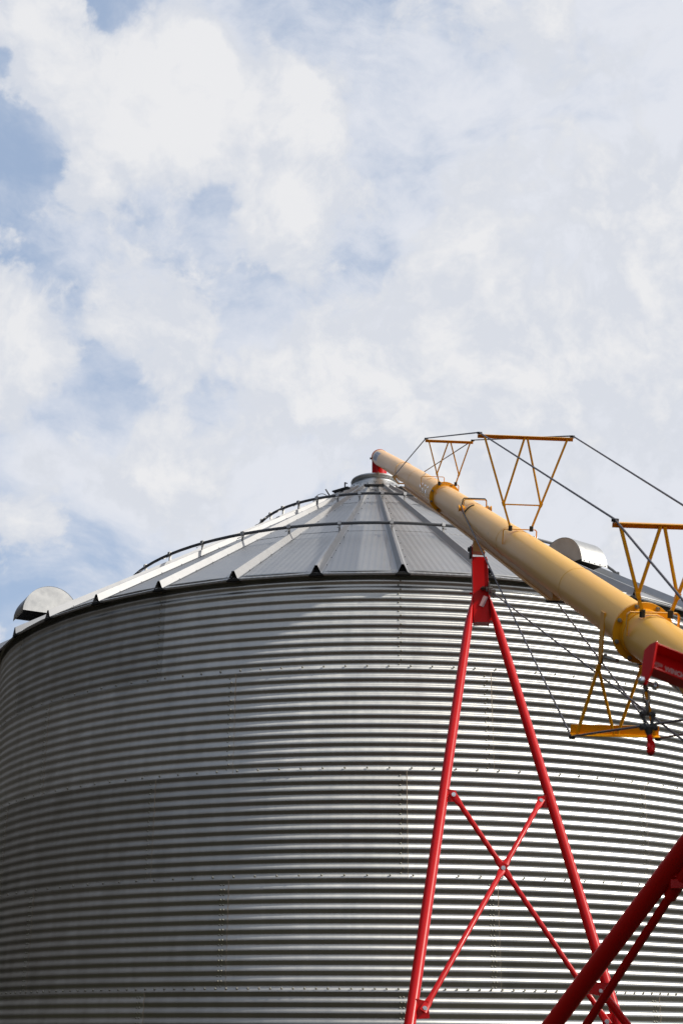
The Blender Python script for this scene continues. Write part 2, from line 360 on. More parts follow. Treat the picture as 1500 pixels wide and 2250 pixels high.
# roof: 36 ribs, 36 panels between them
def zr(r): return ZE+(RE-r)*TAN
STEP = math.radians(10)
def panel_mesh():
    m = MB(); h = STEP/2
    for (ra, rb, o) in ((.52, 1.75, .012), (1.72, 3.52, .006), (3.48, RE, .0)):
        vs = []
        for r in (ra, rb):
            for s_ in (-1, 1): vs.append(P(s_*h, r, zr(r)+o))
        th = [Vector(v)-Vector((0, 0, .004)) for v in vs]
        m.hexa([th[0], th[1], th[3], th[2], vs[0], vs[1], vs[3], vs[2]])
    # folded lip at the eave
    a, b = P(-h, RE, ZE), P(h, RE, ZE)
    a2, b2 = P(-h, RE-.008, ZE-.020), P(h, RE-.008, ZE-.020)
    m.add([a, b, b2, a2], [(0, 1, 2, 3)])
    return m
def screws_mesh():
    m = MB(); h = STEP/2; nrm_ = Vector((0, -math.sin(math.radians(31.4)), math.cos(math.radians(31.4))))
    for k in range(4):
        x = (-.36+.24*k)
        y = -(RE-.09)*math.cos(h); m.dome((x*.98, y, zr(RE-.09)+.002), nrm_, .010, .008, 6)
    for k in range(14):
        r = RE-.30-.34*k; m.dome(P(-h+.075/r, r, zr(r)+.012), nrm_, .008, .008, 6)
    return m
pan0 = panel_mesh().build('roof_panel', M['roof'], bin_, world=True)
scr0 = screws_mesh().build('screw_heads', M['darksteel'], pan0, world=True); scr0['kind'] = 'stuff'
def rib_mesh():
    m = MB(); rs = [.56, 1.2, 2.2, 3.4, 4.6, RE+.012]; vs = []
    for r in rs:
        f = (r-.56)/(RE-.56); wb = .030+.026*f; wt = .008+.006*f; h = .050+.042*f; z = zr(r)+.008
        for (x, dz) in ((-wb-.012, -.006), (-wb, 0), (-wt, h), (wt, h), (wb, 0), (wb+.012, -.006)): vs.append((x, -r, z+dz))
    for i in range(len(rs)-1):
        for k in range(5): m.f.append((i*6+k, i*6+k+1, i*6+7+k, i*6+6+k))
    m.v = vs
    return m
def rib_shade_mesh():
    m = MB(); r = RE-.05; z = zr(r)
    m.add([(-.055, -r, z-.03), (.055, -r, z-.03), (.012, -r, z+.09), (-.012, -r, z+.09)], [(0, 1, 2, 3)]);  # black sheet stands in for the dark inside the open rib
    # small dark stiffener under the rib end
    m.hexa([(-.085, -RE-.008, ZE-.026), (.085, -RE-.008, ZE-.026), (.085, -RE+.03, ZE-.026), (-.085, -RE+.03, ZE-.026),
            (-.060, -RE-.008, ZE+.001), (.060, -RE-.008, ZE+.001), (.060, -RE+.03, ZE+.001), (-.060, -RE+.03, ZE+.001)])
    return m
rib0 = rib_mesh().build('roof_rib', M['rib'], bin_, world=True, angle=20)
shade0 = rib_shade_mesh().build('rib_shade_stiffener', M['shade_fill'], rib0, world=True)
for k in range(36):
    p = dup(pan0, bin_, PH+STEP*(k+.5)); s = scr0.copy(); C.objects.link(s); s.parent = p
    r = dup(rib0, bin_, PH+STEP*k); s = shade0.copy(); C.objects.link(s); s.parent = r
for o in (scr0, pan0, shade0, rib0): bpy.data.objects.remove(o)

# stiffening pipes hooped round the roof, each on clamps at the ribs
for (R, Z, rr) in ((3.80, 6.18+ZC, .020), (1.85, 7.36+ZC, .020)):
    m = MB(); m.tube([P(2*PI*k/108, R, Z)+Vector((BX, BY, 0)) for k in range(108)], rr, 10, closed=True)
    ring = m.build('roof_hoop_pipe', M['rod'], bin_)
    m = MB()
    m.box(-.012, .012, -R-.012, -R+.014, zr(R)-Z+.05, .035)
    m.obox((0, -R-.05, (zr(R)-Z)+.115), (1, 0, 0), (0, -math.cos(.55), -math.sin(.55)), (0, -math.sin(.55), math.cos(.55)), .014, .07, .004)
    m.box(-.022, .022, -R-.028, -R+.028, .018, .026); m.box(-.022, .022, -R-.030, -R-.024, -.02, .026)
    c0 = m.build('clamp', M['rib'], ring, world=True, smooth=False)
    ring.location = (0, 0, 0)
    for k in range(36):
        d = dup(c0, ring, PH+STEP*k); d.location = (0, 0, Z)
    bpy.data.objects.remove(c0)
# ring of flat bars just below the collar
m = MB(); Rb = .86; m.obox((0, -Rb, zr(Rb)+.082), (1, 0, 0), (0, 1, 0), (0, 0, 1), .15, .035, .010)
b0 = m.build('step_bar', M['darksteel'], bin_, world=True, smooth=False)
for k in range(10): dup(b0, bin_, math.radians(36*k-1))
bpy.data.objects.remove(b0)
# peak collar
zc = zr(.52)
m = MB(); m.lathe((BX, BY, 0), [(.60, zc-.03), (.60, zc-.005), (.545, zc+.045), (.42, zc+.125), (.40, zc+.17), (.36, zc+.172)], 60)
col = m.build('peak_collar', M['galv'], bin_)
m = MB()
for k in range(30):
    th = 2*PI*k/30
    m.dome(P(th, .553, zc+.040)+Vector((BX, BY, 0)), P(th, 1, .6), .010, .009, 6)
    if k % 3 == 0: m.dome(P(th+.03, .455, zc+.102)+Vector((BX, BY, 0)), P(th, 1, .6), .009, .009, 6); m.dome(P(th-.03, .455, zc+.102)+Vector((BX, BY, 0)), P(th, 1, .6), .009, .009, 6)
m.build('rivet_heads', M['darksteel'], col)['kind'] = 'stuff'
m = MB(); m.lathe((BX, BY, 0), [(.345, zc+.17), (.345, zc+.215), (.375, zc+.235), (.385, zc+.262), (.375, zc+.285), (.33, zc+.292), (.20, zc+.292), (.19, zc+.2)], 60)
m.build('fill_ring', M['galv'], bin_)
m = MB(); m.box(BX+.045, BX+.058, BY-.395, BY-.38, zc+.20, zc+.295); m.build('lid_latch', M['bolt'], bin_, smooth=False)
# stubs and a wire loop by the peak
m = MB(); q = Vector((BX, BY, 0))
a = P(-.85, .62, zr(.62)+.02)+q; m.cyl(a, a+Vector((0, 0, .15)), .011, 8); m.cyl(a+Vector((0, 0, .145)), a+Vector((.035, 0, .13)), .010, 8)
a = P(-1.05, .80, zr(.80)+.05)+q; m.cyl(a, a+Vector((-.07, 0, .12)), .011, 8)
m.build('vent_stub', M['darksteel'], bin_)
m = MB(); a = P(-1.1, .92, zr(.92)+.07)+q
m.tube([a+Vector((-.10*math.cos(t), 0, .09*math.sin(t))) for t in [PI*k/14 for k in range(15)]], .005, 6); m.build('wire_loop', M['darksteel'], bin_)
# roof hatch plates raised beside the peak on the left
# roof vents: half-round hoods, opening downwards at the outer side
def vent(th, ro, dz, w, Rr=.375):
    o = Vector((math.sin(th), -math.cos(th), 0)); t = Vector((math.cos(th), math.sin(th), 0)); q = Vector((BX, BY, 0))
    zb = zr(ro-Rr)+dz; rc = ro-Rr
    e = empty('roof_vent', (0, 0, 0)); e.parent = bin_; 
    def Q(r, z, s): return q+o*r+t*s+Vector((0, 0, z))
    prof = [(rc+Rr*math.cos(a), zb+Rr*math.sin(a)) for a in [PI*k/20 for k in range(21)]]
    prof = [(rc+Rr, zb-.035)]+prof+[(rc-Rr, zb-.25)]
    hw = w/2; m = MB(); n = len(prof); vs = []
    for s_ in (-1, 1): vs += [Q(r, z, s_*hw) for r, z in prof]
    m.add(vs, [(k, k+1, n+k+1, n+k) for k in range(n-1)])
    hood = m.build('hood', M['galv'], bin_)
    for s_ in (-1, 1):
        m = MB(); pr = prof[1:-1]
        pts = [(rc+Rr, zb-.0)]+pr[1:]+[(rc-Rr, zb-.25), (rc-.03, zr(rc)-.02), (rc-.03, zb)]
        m.add([Q(r, z, s_*(hw-.004)) for r, z in pts]+[Q(r, z, s_*(hw-.008)) for r, z in pts],
              [tuple(range(len(pts))), tuple(range(len(pts), 2*len(pts)))[::-1]]+[(i, (i+1) % len(pts), (i+1) % len(pts)+len(pts), i+len(pts)) for i in range(len(pts))])
        m.build('side_plate', M['galv'], hood)
    m = MB(); m.hexa([Q(rc-.03, zb+.01, -hw+.01), Q(rc+Rr-.006, zb+.01, -hw+.01), Q(rc+Rr-.006, zb+.01, hw-.01), Q(rc-.03, zb+.01, hw-.01),
                      Q(rc-.03, zb+.02, -hw+.01), Q(rc+Rr-.006, zb+.02, -hw+.01), Q(rc+Rr-.006, zb+.02, hw-.01), Q(rc-.03, zb+.02, hw-.01)])
    m.hexa([Q(rc-.035, zr(rc)-.03, -hw+.01), Q(rc-.028, zr(rc)-.03, -hw+.01), Q(rc-.028, zr(rc)-.03, hw-.01), Q(rc-.035, zr(rc)-.03, hw-.01),
            Q(rc-.035, zb, -hw+.01), Q(rc-.028, zb, -hw+.01), Q(rc-.028, zb, hw-.01), Q(rc-.035, zb, hw-.01)])
    m.build('shade_fill', M['shade_fill'], hood)  # black plates put in for the shade inside the hood
    m = MB()
    for k in range(5):
        m.dome(Q(ro+.001, zb-.018, -hw+.04+(w-.08)*k/4), o, .009, .008, 6)
    m.build('rivet_heads', M['darksteel'], hood)['kind'] = 'stuff'
    bpy.data.objects.remove(e); hood.name = 'roof_vent'
    return hood
vent(math.radians(-61.85), 5.42, .10, .50)['label'] = 'bright half-round vent hood at the left eave'
vent(math.radians(38.15), 4.50, -.07, .46)['label'] = 'half-round vent hood behind the auger tube'

# ------------------------------------------------------------------ auger
A0 = Vector((.074, 20.2, 8.668+ZC)); B0 = Vector((1.591, 5.5, 1.187+ZC)); BOW = .051
def cen(t): return A0+(B0-A0)*t+Vector((0, 0, BOW))*4*t*(1-t)
def fr(t):
    d = (cen(t+.001)-cen(t-.001)).normalized(); e = d.cross(Vector((0, 0, 1))).normalized()
    if e.x < 0: e = -e
    n = e.cross(d)
    if n.z < 0: n = -n
    return cen(t), d, e, n
def T(t, e, n, dd=0):
    c, d, ev, nv = fr(t); return c+ev*e+nv*n+d*dd
TR = .127
aug = empty('grain_auger', (cen(1.33).x, cen(1.33).y, 0), 'long yellow grain auger tube braced by cable trusses and reaching over the bin roof peak', 'grain auger')
m = MB(); m.tube([cen(t) for t in [i/40*1.33 for i in range(41)]], TR, 48); m.build('tube', M['cream'], aug)
for (t_, nm) in ((.30, 'seam'), (.665, 'seam'), (.80, 'seam'), (1.04, 'seam')):
    m = MB(); m.tube([T(t_, 0, 0, -.004), T(t_, 0, 0, -.002), T(t_, 0, 0, .002), T(t_, 0, 0, .004)], [TR+.0004, TR+.0022, TR+.0022, TR+.0004], 48, cap=False); m.build('weld_seam', M['cream'], aug)
# discharge head
m = MB(); c, d, e, n = fr(0)
m.tube([T(0, 0, 0, .03), T(0, 0, 0, -.03)], TR+.006, 40); m.tube([T(0, 0, 0, -.03), T(0, 0, 0, -.06), T(0, 0, 0, -.075)], [TR+.004, TR-.01, TR-.05], 40)
m.cyl((.066, BY, c.z-.02), (.066, BY, zc+.20), .117, 40)
sp_ = m.build('discharge_spout', M['red'], aug)
m = MB(); m.disc(T(0, -TR-.006, -.02, -.01), -e, .018, .022, 8); m.build('bolt', M['darksteel'], sp_)
# flanged joints
for (t, hub) in ((.437, 1), (.887, 1), (1.2, 1)):
    m = MB()
    for s_ in (-1, 1):
        m.tube([T(t, 0, 0, s_*.001+s_*0), T(t, 0, 0, s_*.011)], .166, 48)
    f = m.build('joint_flange', M['yellow'], aug, bevel=.002)
    m = MB(); m.tube([T(t, 0, 0, -.05), T(t, 0, 0, .075)], TR+.006, 48); m.build('joint_sleeve', M['yellow'], f)
    for k in range(8):
        m = MB(); a = 2*PI*(k+.4)/8; cx, sx = math.cos(a)*.150, math.sin(a)*.150
        m.tube([T(t, cx, sx, -.022), T(t, cx, sx, .024)], .012, 6); m.tube([T(t, cx, sx, .022), T(t, cx, sx, .034)], .006, 6)
        m.build('bolt', M['bolt'], f)
# track rail under the tube
def rail(t0, t1, seg=24):
    ts = [t0+(t1-t0)*i/seg for i in range(seg+1)]; out = MB()
    prof = [(-.040, -.10), (-.040, -.172), (-.055, -.172), (-.055, -.180), (.055, -.180), (.055, -.172), (.040, -.172), (.040, -.10)]
    vs = [T(t, a, b) for t in ts for a, b in prof]; k = len(prof)
    fs = [(i*k+j, i*k+(j+1) % k, (i+1)*k+(j+1) % k, (i+1)*k+j) for i in range(seg) for j in range(k)]
    fs += [tuple(range(k)), tuple(seg*k+j for j in range(k))[::-1]]
    out.add(vs, fs); return out
tr = rail(.232, .768).build('track_rail', M['amber'], aug, angle=25)
m = MB(); ts = [.23+(.54)*i/24 for i in range(25)]
for (a, b) in ((-.058, -.052), (.052, .058)):
    vs = [v for t in ts for v in (T(t, a, -.186), T(t, b, -.186), T(t, b, -.168), T(t, a, -.168))]
    m.add(vs, [(i*4+j, i*4+(j+1) % 4, (i+1)*4+(j+1) % 4, (i+1)*4+j) for i in range(24) for j in range(4)]+[(0, 1, 2, 3), (96, 97, 98, 99)])
m.build('rail_edge', M['yellow'], tr)
m = MB(); ts = [.60+.12*i/10 for i in range(11)]
m.add([v for t in ts for v in (T(t, -.0412, -.118), T(t, -.0412, -.112-.004*math.sin(9*t)))], [(2*i, 2*i+1, 2*i+3, 2*i+2) for i in range(10)]); m.build('rub_mark', M['redrub'], tr)
m = MB(); m.obox(T(.770, 0, -.176), fr(.77)[1], fr(.77)[2], fr(.77)[3], .015, .09, .006); m.build('rail_stop', M['darksteel'], tr, smooth=False)
# anchor clamp below the head
m = MB(); t = .212
m.tube([T(t, (TR+.003)*math.cos(a), (TR+.003)*math.sin(a), -.10*max(0, math.sin(a))) for a in [2*PI*k/40 for k in range(40)]], .004, 6, closed=True)
for s_ in (-1, 1):
    m.obox(T(t, s_*.135, -.075), fr(t)[1], fr(t)[2], fr(t)[3], .03, .012, .03); m.cyl(T(t, s_*.12, -.09), T(t, s_*.165, -.06), .014, 8)
m.tube([T(t, -.13, -.09), T(t, -.09, -.15, .02), T(t, .09, -.15, .02), T(t, .13, -.09)], .010, 6)
m.build('cable_anchor', M['amber'], aug)
# arched saddle brackets on top of the tube
def saddle(t, hw=.132, top=.137, drop=.11, r=.006, cab=False, w=.016):
    m = MB(); pts = [(-hw, top-drop), (-hw, top-.012), (-hw+.012, top), (hw-.012, top), (hw, top-.012), (hw, top-drop*.65)]
    for i in range(len(pts)-1):
        m.bar(T(t, *pts[i]), T(t, *pts[i+1]), .007 if True else r, w, up=fr(t)[1])
    # weld pads fitted on the tube
    for s_ in (-1, 1):
        vs = []
        for a in [s_*(.15+.11*k) for k in range(5)]:
            for dd in (-.03, .05-.008*abs(a)*6): vs.append(T(t, (TR+.0016)*math.sin(a), (TR+.0016)*math.cos(a), dd))
        m.add(vs, [(2*k, 2*k+1, 2*k+3, 2*k+2) for k in range(4)])
    return m.build('saddle_bracket', M['yellow'], aug)
saddle(.378, .13, .146, .12)
sb = [saddle(.447, .12, .150, .13), saddle(.683, .131, .137, .12), saddle(.897, .136, .140, .125, w=.022)]
# U saddle that turns the lower cables
t = .555
sb4 = saddle(t, .105, .16, .075)
m = MB()
for s_ in (-1, 1):
    m.cyl(T(t, s_*.095, .075), T(t, s_*.155, .075), .024, 12); m.cyl(T(t, s_*.115, .075), T(t, s_*.122, .075), .034, 14); m.cyl(T(t, s_*.148, .075), T(t, s_*.155, .075), .034, 14)
m.build('cable_roller', M['yellow'], sb4)
# truss towers
def tower(t, hw, H, base, hb, fr_low=.35, tie=False, rr=.0085, ch=.030, label=None):
    c, d, e, n = fr(t); sgn = 1 if H > 0 else -1
    root = empty('truss_tower', tuple(T(t, 0, hb)-aug.location)); root.parent = aug
    if label: root['label'] = label
    m = MB(); a, b = T(t, -hw, H), T(t, hw, H)
    w0 = -.0025*sgn
    P8 = [(.022, 0), (-.022, 0), (-.022, -ch*sgn), (-.0175, -ch*sgn), (-.0175, -.005*sgn), (.022, -.005*sgn)]
    vs = [p+d*x+n*z for p in (a, b) for x, z in P8]
    m.add(vs, [(0, 1, 2, 3, 4, 5), (11, 10, 9, 8, 7, 6)]+[(i, (i+1) % 6, (i+1) % 6+6, i+6) for i in range(6)])
    m.build('crossbar', M['yellow'], root, smooth=False)
    mid = T(t, 0, H-sgn*.012, .004)
    for s_ in (-1, 1):
        top = T(t, s_*hw*.87, H-sgn*.010, .004); foot = T(t, s_*base, hb); node = foot+(top-foot)*fr_low
        m = MB(); m.bar(foot, top, rr*1.7, rr*1.7, up=d); m.obox(node, (top-foot), d, e, .016, rr*1.3, rr*1.3); m.build('outer_strut', M['yellow'], root)
        m = MB(); m.cyl(mid+e*s_*.010, node, rr, 10); m.build('inner_strut', M['yellow'], root)
        m = MB(); f = foot; m.tube([f-n*.022, f+n*.018], .0155, 6); m.build('bolt', M['darksteel'], root)
        m = MB(); m.tube([T(t, s_*hw*.97, H+sgn*.002, .0), T(t, s_*hw*.97, H+sgn*.018, .0)], .020, 8); m.build('cable_clamp', M['darksteel'], root)
    if tie:
        m = MB(); L_, R_ = [T(t, s_*base, hb)+(T(t, s_*hw*.87, H)-T(t, s_*base, hb))*fr_low*.98 for s_ in (-1, 1)]; m.cyl(L_, R_, rr*.7, 8); m.build('tie_bar', M['yellow'], root)
tower(.447, .253, .615, .087, .160, .22, rr=.0075, label='small truss tower nearest the bin peak')
tower(.685, .370, .862, .082, .150, .26, tie=True, rr=.0085, label='tall truss tower at the middle of the tube')
tower(.900, .255, .612, .074, .146, .20, rr=.0095, label='truss tower cut off by the right edge')
tower(.8635, .255, -.672, .112, -.235, .10, rr=.0095, ch=.058, label='upside-down truss tower hanging below the tube')
# hanger plates of the lower tower
for s_ in (-1, 1):
    c, d, e, n = fr(.866); m = MB()
    pl_ = [(-.040, .045), (.036, .045), (.036, -.19), (.012, -.245), (-.018, -.245), (-.040, -.205)]
    vs = [T(.866, s_*(.122+o_), z, x) for o_ in (0, .007) for x, z in pl_]
    m.add(vs, [(0, 1, 2, 3, 4, 5), (11, 10, 9, 8, 7, 6)]+[(i, (i+1) % 6, (i+1) % 6+6, i+6) for i in range(6)])
    h = m.build('hanger_plate', M['yellow'], aug, smooth=False)
    m = MB(); m.cyl(T(.866, s_*.112, -.205, .02), T(.885, s_*.112, -.165, -.02), .011, 8); m.disc(T(.866, s_*.112, -.205, .05), fr(.866)[3], .010, .022, 6); m.build('bolt', M['bolt'], h)
# cables
def cable(name, pts, r=.0060, sag=0, parent=aug, mt='cable'):
    out = []
    for i in range(len(pts)-1):
        a, b = Vector(pts[i]), Vector(pts[i+1])
        for k in range(10 if i < len(pts)-1 else 0): f = k/10; out.append(a+(b-a)*f-Vector((0, 0, sag))*4*f*(1-f))
    out.append(Vector(pts[-1])); m = MB(); m.tube(out, r, 8); return m.build(name, M[mt], parent)
for s_ in (-1, 1):
    cable('truss_cable', [T(.212, s_*.15, -.06), T(.447, s_*.250, .628), T(.685, s_*.362, .876), T(.900, s_*.250, .627), T(1.05, s_*.14, .06)])
    cable('truss_cable', [T(.555, s_*.125, .105), T(.562, s_*.125, .05), T(.8635, s_*.252, -.680), T(.9675, s_*.142, -.11)])
m = MB(); m.tube([T(.553, x, z) for x, z in ((-.115, .095), (-.110, .155), (-.098, .168), (.098, .168), (.110, .155), (.115, .095))], .006, 6)
m.tube([T(.565, (TR+.005)*math.sin(a), (TR+.005)*math.cos(a)) for a in [-1.15+.11*k for k in range(9)]], .006, 6); m.build('strap', M['darksteel'], sb4)
m = MB(); m.tube([T(.560+.055*(1-math.cos(a)), -(TR+.002)*math.cos(a*.55-.35)*1.0, -(TR+.002)*math.sin(a*.55+-.35+.0), 0) for a in [0.1*k for k in range(30)]], .0035, 6)
m.build('hydraulic_hose', M['amber'], aug)
# decals and lettering on the tube
def patch(t0, t1, a0, a1, off, name, mt, parent=aug, n=10):
    m = MB(); vs = []
    for i in range(n+1):
        a = a0+(a1-a0)*i/n
        for t in (t0, t1): vs.append(T(t, (TR+off)*math.sin(a), (TR+off)*math.cos(a)))
    m.add(vs, [(2*i, 2*i+1, 2*i+3, 2*i+2) for i in range(n)]); return m.build(name, M[mt], parent)
dc = patch(.014, .052, -1.75, -.55, .0012, 'head_decal', 'white'); patch(.018, .047, -1.65, -.95, .002, 'print_block', 'grey', dc); patch(.018, .050, -.90, -.62, .002, 'print_block', 'grey', dc)
dc = patch(.930, .947, -2.45, -.95, .0012, 'warning_decal', 'white'); patch(.9325, .944, -2.38, -1.85, .002, 'print_block', 'black', dc); patch(.9325, .944, -1.80, -1.02, .002, 'print_block', 'grey', dc)
dc.name = 'warning_decal'
def text_mesh(txt):
    cu = bpy.data.curves.new('txt', 'FONT'); cu.body = txt; cu.size = 1; cu.offset = .035; o = bpy.data.objects.new('txt', cu); C.objects.link(o)
    dg = bpy.context.evaluated_depsgraph_get(); me = o.evaluated_get(dg).to_mesh(); v = [tuple(x.co) for x in me.vertices]; f = [tuple(p.vertices) for p in me.polygons]
    o.evaluated_get(dg).to_mesh_clear(); bpy.data.objects.remove(o); return v, f
def letters(txt, t0, t1, a0, a1, off, name, mt, parent):
    v, f = text_mesh(txt); xs = [p[0] for p in v]; ys = [p[1] for p in v]; x0, x1, y0, y1 = min(xs), max(xs), min(ys), max(ys)
    m = MB(); m.add([T(t0+(t1-t0)*(p[0]-x0)/(x1-x0), (TR+off)*math.sin(a0+(a1-a0)*(p[1]-y0)/(y1-y0)), (TR+off)*math.cos(a0+(a1-a0)*(p[1]-y0)/(y1-y0))) for p in v], f)
    return m.build(name, M[mt], parent)
letters('MKX 10', .365, .432, -2.35, -1.00, .0022, 'tube_lettering', 'chrome', aug)
# intake hopper and wheels end, low and near the ground
c = cen(1.33)
m = MB(); m.hexa([(c.x-.5, c.y-.5, .12), (c.x+.5, c.y-.5, .12), (c.x+.5, c.y+.5, .12), (c.x-.5, c.y+.5, .12), (c.x-.7, c.y-.7, .5), (c.x+.7, c.y-.7, .5), (c.x+.7, c.y+.7, .5), (c.x-.7, c.y+.7, .5)])
m.build('intake_hopper', M['red'], aug, bevel=.01)

# ------------------------------------------------------------------ red undercarriage
LT, LB = Vector((.855, 11.67, 3.7+ZC)), Vector((.218, 9.6, .138+ZC))
RT, RB = Vector((.985, 11.67, 3.7+ZC)), Vector((1.658, 10.2, .155+ZC))
def ext(a, b, f): return a+(b-a)*f
und = empty('auger_undercarriage', (.9, 9.3, 0), 'bright red A-frame undercarriage with cross bracing under the yellow auger', 'undercarriage')
for a, b, s_ in ((LT, LB, -1), (RT, RB, 1)):
    pts = [a, ext(a, b, .02), ext(a, b, .05), ext(a, b, .085), ext(a, b, .12), ext(a, b, .5), ext(a, b, 1.4)]
    rs = [(.006, .050), (.008, .050), (.020, .046), (.032, .041), (.0375, .0385), (.0385, .0385), (.039, .039)]
    m = MB(); m.tube(pts, rs, 28, up=(0, 1, .0)); m.build('a_frame_leg', M['red'], und)
# mast head
mx, my = .920, 11.67; z0, z1 = 3.43+ZC, 4.03+ZC
m = MB()
m.box(mx-.062, mx+.062, my-.052, my-.046, z0, z1)                 # face plate
m.box(mx-.068, mx-.062, my-.060, my+.06, z0-.01, z1+.115); m.box(mx+.062, mx+.068, my-.060, my+.06, z0-.01, z1-.02)
m.box(mx-.062, mx+.062, my+.03, my+.036, z0, z1-.1)
hd = m.build('mast_head', M['red'], und, smooth=False, bevel=.002)
m = MB(); m.box(mx-.085, mx-.069, my-.05, my+.07, z1+.02, z1+.10); m.cyl((mx-.10, my, z1+.085), (mx-.03, my, z1+.085), .020, 12); m.cyl((mx+.075, my, z1+.10), (mx+.03, my, z1+.10), .020, 12); m.build('track_roller', M['darksteel'], hd)
m = MB(); m.hexa([(mx-.058, my-.05, z1+.055), (mx+.052, my-.05, z1+.045), (mx+.052, my+.05, z1+.045), (mx-.058, my+.05, z1+.055), (mx-.052, my-.05, z1+.150), (mx-.030, my-.05, z1+.155), (mx-.030, my+.05, z1+.155), (mx-.052, my+.05, z1+.150)])
m.build('track_shoe', M['amber'], hd, smooth=False)
m = MB(); m.box(mx-.062, mx+.062, my-.075, my+.05, z0-.006, z0); m.box(mx-.10, mx-.068, my-.03, my+.05, z0+.02, z0+.16); m.box(mx+.068, mx+.10, my-.03, my+.05, z0+.02, z0+.20); m.build('spacer_plate', M['red'], hd, smooth=False)
m = MB(); m.obox((mx+.022, my-.060, z0+.185), (.45, 0, 1), (0, 1, 0), (1, 0, -.45), .050, .002, .020); m.build('reflector_sticker', M['pink'], hd, smooth=False)
m = MB()
for (x, z) in ((-.080, .27), (-.080, .10), (.080, .12)):
    m = MB(); m.cyl((mx+x-.015, my-.02, z0+z), (mx+x+.015, my-.02, z0+z), .010, 6); m.build('bolt', M['red'], hd)
# guy cable with threaded eye and clips
g0 = Vector((mx+.055, my-.085, 3.725+ZC)); g1 = T(1.185, -.02, -.20)
gd = (g1-g0).normalized()
m = MB(); m.cyl(g0-Vector((.06, 0, 0)), g0+Vector((.01, 0, 0)), .011, 8); m.cyl(g0-Vector((.045, 0, 0)), g0-Vector((.03, 0, 0)), .020, 6)
m.box(mx+.064, mx+.076, my-.13, my-.04, 3.70+ZC, 3.78+ZC)
m.tube([g0, g0+gd*.30], .012, 8); m.obox(g0+gd*.03, gd, (0, 0, 1), (1, 0, 0), .03, .02, .02)
for q_ in (.17, .30): m.obox(g0+gd*q_, gd, (0, 0, 1), (1, 0, 0), .012, .034, .018); m.cyl(g0+gd*q_-Vector((0, 0, .045)), g0+gd*q_+Vector((.0, 0, .03)), .006, 6)
m.build('cable_clip', M['chain'], und)
cable('guy_cable', [g0+gd*.25, g1], .0060, parent=und)
# cross braces with flattened ends on gussets
def on(a, b, z): f = (a.z-z)/(a.z-b.z); return a+(b-a)*f
gl, gr = on(LT, LB, 3.50), on(RT, RB, 3.51); bl, br = on(LT, LB, 1.965), on(RT, RB, 1.90)
back = Vector((0, .0, 0))
def gusset(p, s_, up_, w=.085, h=.085):
    m = MB(); x0 = p.x+s_*.030; q = [(x0, 0, -h*.55), (x0+s_*w, 0, -h*.5), (x0+s_*w*.9, 0, h*.45), (x0, 0, h*.6)]
    y = p.y-.004; vs = [(x, y-.004, p.z+z) for x, _, z in q]+[(x, y+.004, p.z+z) for x, _, z in q]
    m.hexa(vs); o = m.build('gusset', M['red'], und, smooth=False); bo = Vector((x0+s_*w*.62, y-.012, p.z+.005)); return o, bo
g1_, b1 = gusset(gl, 1, 0, .075); g2_, b2 = gusset(gr, -1, 0, .082); g3_, b3 = gusset(bl, 1, 0, .085, .11); g4_, b4 = gusset(br, -1, 0, .085, .11)
def brace(a, b, yo):
    a = a+Vector((0, yo, 0)); b = b+Vector((0, yo, 0)); mid = X_+Vector((0, yo, 0)); o = None
    dl = (b-a).normalized(); pts = []; rs = []
    r, fw, ft = .0195, .026, .004
    def seg(p, q):
        L_ = (q-p).length; d_ = (q-p).normalized()
        return [p-d_*.025, p+d_*.05, p+d_*.10, q-d_*.10, q-d_*.05, q], [(fw, ft), (fw, ft), (r, r), (r, r), (fw, ft), (fw, ft)]
    p1, r1 = seg(a, mid); p2, r2 = seg(b, mid)
    m = MB(); m.tube(p1, r1, 16, up=(0, 1, 0)); m.tube(p2, r2, 16, up=(0, 1, 0)); return m.build('cross_brace', M['red'], und)
def isect(a, b, c, d):     # crossing of two lines seen from the front, mean depth
    A_ = b-a; B_ = d-c; det = A_.x*(-B_.z)+B_.x*A_.z; r_ = c-a; s = (r_.x*(-B_.z)+B_.x*r_.z)/det; u = (A_.x*r_.z-A_.z*r_.x)/det
    return (a+A_*s+c+B_*u)/2
X_ = isect(b1, b4, b2, b3)
c1 = brace(b1, b4, -.004); c2 = brace(b2, b3, -.014)
m = MB(); 
for p_, o_ in ((b1, g1_), (b2, g2_), (b3, g3_), (b4, g4_)):
    m = MB(); m.disc(p_+Vector((0, -.018, 0)), (0, -1, 0), .016, .004, 16); m.disc(p_+Vector((0, -.020, 0)), (0, -1, 0), .011, .010, 6); m.build('bolt', M['zinc'], o_)
m = MB(); m.obox(X_+Vector((0, -.022, 0)), (1, 0, 1.7), (0, 1, 0), (1.7, 0, -1), .034, .003, .026); pl = m.build('centre_plate', M['red'], und, smooth=False)
m = MB(); m.disc(X_+Vector((0, -.026, 0)), (0, -1, 0), .016, .003, 16); m.disc(X_+Vector((0, -.028, 0)), (0, -1, 0), .011, .010, 6); m.build('bolt', M['zinc'], pl)
